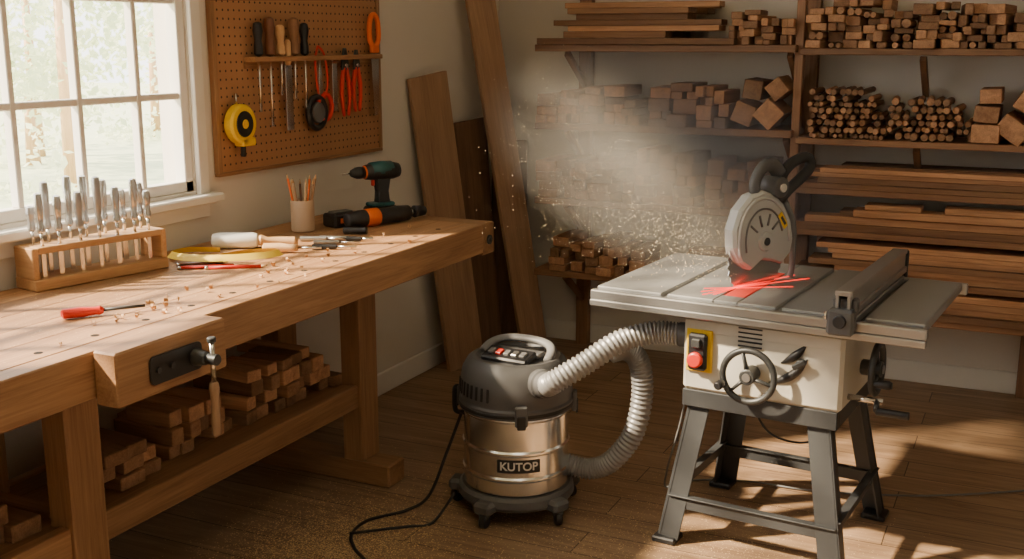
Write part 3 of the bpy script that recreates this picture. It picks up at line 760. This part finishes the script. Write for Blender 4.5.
# angled drop-shaped guard: wide shell above, narrowing to the blade below
o=B('blade_guard')
g=[(-.055,.055),(-.105,.085),(-.140,.14),(-.145,.20),(-.12,.265),(-.07,.31),(-.01,.325),(.05,.305),(.10,.265),(.135,.21),(.15,.145),(.14,.095),(.10,.06),(.05,.075),(0,.085)]
o.prism(g,.055,Mb,GUARD,.010)
gi=[(-.115,.11),(-.122,.16),(-.115,.22),(-.085,.27),(-.03,.298),(.03,.29),(.08,.255),(.112,.20),(.125,.14)]
gj=[(-.085,.12),(-.09,.17),(-.075,.225),(-.03,.26),(.02,.258),(.06,.23),(.085,.18)]
R3=Mb.to_3x3()
for sg_ in (-1,1):
    o.tube([Mb@Vector((x,y,sg_*.029)) for x,y in gi],.006,GUARD,8,n=40)
    o.tube([Mb@Vector((x,y,sg_*.0285)) for x,y in gj],.0035,MIDG,8,n=30)
    Mc=frame(bc+bd*.005+Vector((0,0,.15))+R3@Vector((0,0,sg_*.030)),bd,(0,0,1)); o.prism(circ(.034,24),.012,Mc,GUARD,.003); o.prism(circ(.014,16),.020,Mc,DARKMET,.002)
    for k,a in enumerate((40,75,110,145)):
        q0=Mb@Vector((.045*math.cos(math.radians(a)),.16+.045*math.sin(math.radians(a)),sg_*.029)); q1=Mb@Vector((.085*math.cos(math.radians(a)),.16+.085*math.sin(math.radians(a)),sg_*.029))
        o.cyl(q0,q1,.004,MIDG,seg=8)
    o.box(Mb@Vector((.085,.215,sg_*.030)),(.06,.024,.004),YELLOW,R3@Matrix.Rotation(math.radians(-52),3,'Z'),.001)
    o.box(Mb@Vector((.085,.215,sg_*.032)),(.035,.010,.003),BLACK,R3@Matrix.Rotation(math.radians(-52),3,'Z'),.0005)
S(o.done())
o=B('guard_arm_handle')
def L2(x,y,z=0): return Mb@Vector((x,y,z))
o.tube([L2(-.02,.30),L2(-.03,.345),L2(.0,.395),L2(.05,.405),L2(.09,.37)],.026,GREYP,14,n=30,flat=.7)
o.tube([L2(.08,.28),L2(.15,.32),L2(.24,.38),L2(.225,.42),L2(.15,.405),L2(.10,.36)],.019,BLACK,12,n=48,closed=True)
o.cyl(L2(.06,.33,-.045),L2(.06,.33,.045),.036,GREYP,bev=.006,seg=24)
o.cyl(L2(.06,.33,-.05),L2(.06,.33,.05),.015,STEEL,seg=16)
o.tube([L2(.12,.28),L2(.172,.19),L2(.178,.07),L2(.172,.004)],.011,MIDG,10,n=20)
S(o.done())
o=B('cabinet_crank'); o.cyl((2.33,3.55,.585),(2.44,3.55,.585),.010,STEEL); o.cyl((2.42,3.55,.585),(2.43,3.50,.57),.009,DARKMET); o.cyl((2.43,3.50,.568),(2.53,3.50,.568),.013,BLACK,bev=.003)
o.cyl((1.80,3.60,.70),(1.755,3.60,.70),.040,GREYP,seg=24,bev=.003)
S(o.done())
o=B('saw_power_cord'); o.tube([(1.80,3.75,.62),(1.74,3.74,.55),(1.68,3.76,.30),(1.62,3.80,.10),(1.60,3.86,.008),(1.66,3.98,.007),(1.85,4.08,.007),(2.1,4.12,.007),(2.5,4.3,.007),(3.0,4.7,.007)],.004,MIDG,8,n=120)
o.tube([(1.98,3.6,.54),(2.05,3.62,.40),(2.15,3.66,.36),(2.25,3.62,.42),(2.27,3.58,.52)],.004,BLACK,8,n=40)
S(o.done())
pv=Vector((1.95,3.50,0)); an_=math.radians(-5)
saw.matrix_world=Matrix.Translation(pv)@Matrix.Rotation(an_,4,'Z')@Matrix.Translation(-pv)

# ------------------------------------------------------------------ sawdust
DUSTM=plain('sawdust',(.80,.58,.32),.9)
o=B('sawdust_on_floor')
vs=[];fs=[]
def flake(p,s):
    k=len(vs); a=rnd(0,6.28); 
    for j in range(3): 
        an=a+j*2.1; vs.append((p[0]+s*math.cos(an),p[1]+s*math.sin(an),p[2]+rnd(0,s*.5)))
    fs.append([k,k+1,k+2])
for i in range(11000):
    flake((random.gauss(.74,.17),random.gauss(2.90,.20),.001),rnd(.0014,.0042))
for i in range(6000):
    flake((random.gauss(1.35,.55),random.gauss(3.2,.4),.001),rnd(.001,.0034))
for i in range(3000):
    flake((random.gauss(1.95,.35),random.gauss(3.5,.3),.001),rnd(.001,.003))
o.add(vs,fs,DUSTM,False,[(0,0,0)]*len(vs)); o.done()
o=B('sawdust_on_bench')
vs=[];fs=[]
for i in range(5500):
    x,y=random.gauss(.45,.2),random.gauss(2.8,.55)
    if .05<x<XF-.01 and 1.0<y<4.05: flake((x,y,ZB+.0006),rnd(.0008,.0026))
o.add(vs,fs,DUSTM,False,[(0,0,0)]*len(vs)); o.done()
o=B('wood_shavings')
for i in range(46):
    x,y=rnd(.52,.74),random.gauss(2.6,.5)
    if not(1.6<y<3.9): continue
    r=rnd(.004,.008); a0=rnd(0,6.28); ww=rnd(.006,.012); dr=Vector((math.cos(a0),math.sin(a0),0)); sd_=Vector((-dr.y,dr.x,0)); vv=[]
    turns=rnd(.6,1.3)
    for k in range(11):
        t=k/10*turns*6.28-1.57; q=Vector((x,y,ZB+.001+r))+dr*(r*math.cos(t)+k*.0007)+Vector((0,0,r*math.sin(t)))
        vv+=[q-sd_*ww/2,q+sd_*ww/2]
    ff=[[2*k,2*k+1,2*k+3,2*k+2] for k in range(10)]
    o.add(vv,ff,W_RACK,True,vv)
o.done()
# dust haze volume
m=bpy.data.materials.new('dust_haze'); m.use_nodes=True; nt=m.node_tree; N=nt.nodes; L=nt.links; N.clear()
out=N.new('ShaderNodeOutputMaterial'); vol=N.new('ShaderNodeVolumePrincipled'); vol.inputs['Color'].default_value=(.97,.92,.84,1)
tc=N.new('ShaderNodeTexCoord'); gr=N.new('ShaderNodeTexGradient'); gr.gradient_type='SPHERICAL'; L.new(tc.outputs['Object'],gr.inputs[0])
no=N.new('ShaderNodeTexNoise'); no.inputs['Scale'].default_value=2.2; no.inputs['Detail'].default_value=3; L.new(tc.outputs['Object'],no.inputs['Vector'])
rp_=N.new('ShaderNodeMapRange'); rp_.inputs['From Min'].default_value=.25; rp_.inputs['From Max'].default_value=.75; L.new(no.outputs['Fac'],rp_.inputs['Value'])
a=N.new('ShaderNodeMath'); a.operation='MULTIPLY'; L.new(gr.outputs['Fac'],a.inputs[0]); L.new(rp_.outputs[0],a.inputs[1])
c2=N.new('ShaderNodeMath'); c2.operation='MULTIPLY'; c2.inputs[1].default_value=4.0; L.new(a.outputs[0],c2.inputs[0]); L.new(c2.outputs[0],vol.inputs['Density']); L.new(vol.outputs[0],out.inputs['Volume'])
bpy.ops.mesh.primitive_uv_sphere_add(segments=24,ring_count=12,radius=1,location=(1.52,4.10,1.25)); dc=bpy.context.object; dc.name='dust_cloud'; dc.scale=(.78,.58,.42); dc.rotation_euler=(0,math.radians(18),0); dc.data.materials.append(m)
SPECK=plain('dust_mote',(.88,.74,.52),.9)
o=B('airborne_sawdust'); vs=[];fs=[]
def speck(p,s):
    k=len(vs)
    for d in ((1,0,0),(-1,0,0),(0,1,0),(0,-1,0),(0,0,1),(0,0,-1)): vs.append((p[0]+d[0]*s,p[1]+d[1]*s,p[2]+d[2]*s))
    for f in ((0,2,4),(2,1,4),(1,3,4),(3,0,4),(2,0,5),(1,2,5),(3,1,5),(0,3,5)): fs.append([k+a for a in f])
for i in range(2800):
    t=abs(random.gauss(0,.5)); sp_=.06+.22*t
    p=(1.88-t*1.0+random.gauss(0,sp_*.6),3.68+random.gauss(0,.16)+t*.35,1.00+t*.28+random.gauss(0,sp_))
    if p[0]>.85 and p[2]>.9: speck(p,rnd(.0006,.0024))
o.add(vs,fs,SPECK,False,[(0,0,0)]*len(vs)); q=o.done()
q.parent=dc; bpy.context.view_layer.update(); q.matrix_parent_inverse=dc.matrix_world.inverted()

# ------------------------------------------------------------------ outside
GRASS=plain('grass',(.55,.60,.40),.9,var=.2)
o=B('lawn'); o.b2((-40,-20,-.5),(-.2,40,-.3),GRASS,0); o.done()
m,nt,b=newmat('foliage'); N=nt.nodes; L=nt.links
at=N.new('ShaderNodeAttribute'); at.attribute_name='tint'; cr=N.new('ShaderNodeValToRGB'); cr.color_ramp.elements[0].color=(.52,.61,.36,1); cr.color_ramp.elements[1].color=(.82,.85,.64,1)
L.new(at.outputs['Fac'],cr.inputs['Fac']); L.new(cr.outputs[0],b.inputs['Base Color']); b.inputs['Roughness'].default_value=.6
tl=N.new('ShaderNodeBsdfTranslucent'); L.new(cr.outputs[0],tl.inputs['Color']); mxs=N.new('ShaderNodeMixShader'); mxs.inputs[0].default_value=.5
L.new(b.outputs[0],mxs.inputs[1]); L.new(tl.outputs[0],mxs.inputs[2]); L.new(mxs.outputs[0],N['Material Output'].inputs[0])
LEAF=m
def tree(x,y,h,r):
    o=B('garden_tree'); o.cyl((x,y,-.299),(x,y,h),.12,W_LIGHT,.06,seg=10)
    for k in range(11):
        cc=Vector((x+random.gauss(0,r*.5),y+random.gauss(0,r*.5),h+random.gauss(0,r*.6))); rr=r*rnd(.3,.5); t=rnd(.1,.9)
        vs=[];fs=[]
        for i in range(170):
            v=Vector((random.gauss(0,1),random.gauss(0,1),random.gauss(0,1))).normalized()*rr*rnd(.5,1); p=cc+v
            p.z=max(p.z,-.2)
            a=Vector((random.gauss(0,1),random.gauss(0,1),random.gauss(0,1))).normalized(); bb=a.orthogonal().normalized(); s=rnd(.05,.10); kk=len(vs)
            vs+=[p-a*s,p+bb*s*.5,p+a*s,p-bb*s*.5]; fs.append([kk,kk+1,kk+2,kk+3])
        o.add(vs,fs,LEAF,False,[(0,0,0)]*len(vs),t)
    o.done()
for x,y,h,r in ((-9,11,2.6,2.2),(-12,10,3.0,2.6),(-13,14,2.5,2.6),(-14,18,2,2.6),(-12,13,.8,1.6)): tree(x,y,h,r)

# ------------------------------------------------------------------ lights
w=bpy.data.worlds.new('sky'); bpy.context.scene.world=w; w.use_nodes=True
bg=w.node_tree.nodes['Background']; bg.inputs[0].default_value=(1,.97,.93,1); bg.inputs[1].default_value=5.4
sd=bpy.data.lights.new('sun','SUN'); sd.energy=23; sd.color=(1,.80,.55); sd.angle=math.radians(2.6)
so=bpy.data.objects.new('sun',sd); COL.objects.link(so)
d=Vector((.80,.60,-.80)); so.rotation_euler=d.to_track_quat('-Z','Y').to_euler(); so.location=(-5,-3,6)
ld=bpy.data.lights.new('fill_area_light','AREA'); ld.energy=10; ld.size=1.2; ld.color=(1,.84,.66)
lo=bpy.data.objects.new('interior_fill',ld); COL.objects.link(lo); lo.location=(2.4,1.6,3.2)  # unseen area light under the ceiling, added as warm interior fill

# ------------------------------------------------------------------ camera
H=1.7; p=math.atan(240/1109); th=math.radians(25.4)
F=Vector((-math.sin(th)*math.cos(p), math.cos(th)*math.cos(p), -math.sin(p)))
cam=bpy.data.cameras.new('camera'); co=bpy.data.objects.new('camera',cam); COL.objects.link(co)
co.location=(2.815,0,H); co.rotation_euler=F.to_track_quat('-Z','Y').to_euler()
cam.sensor_width=36; cam.lens=1109/1024*36; cam.clip_start=.05; cam.clip_end=200
bpy.context.scene.camera=co
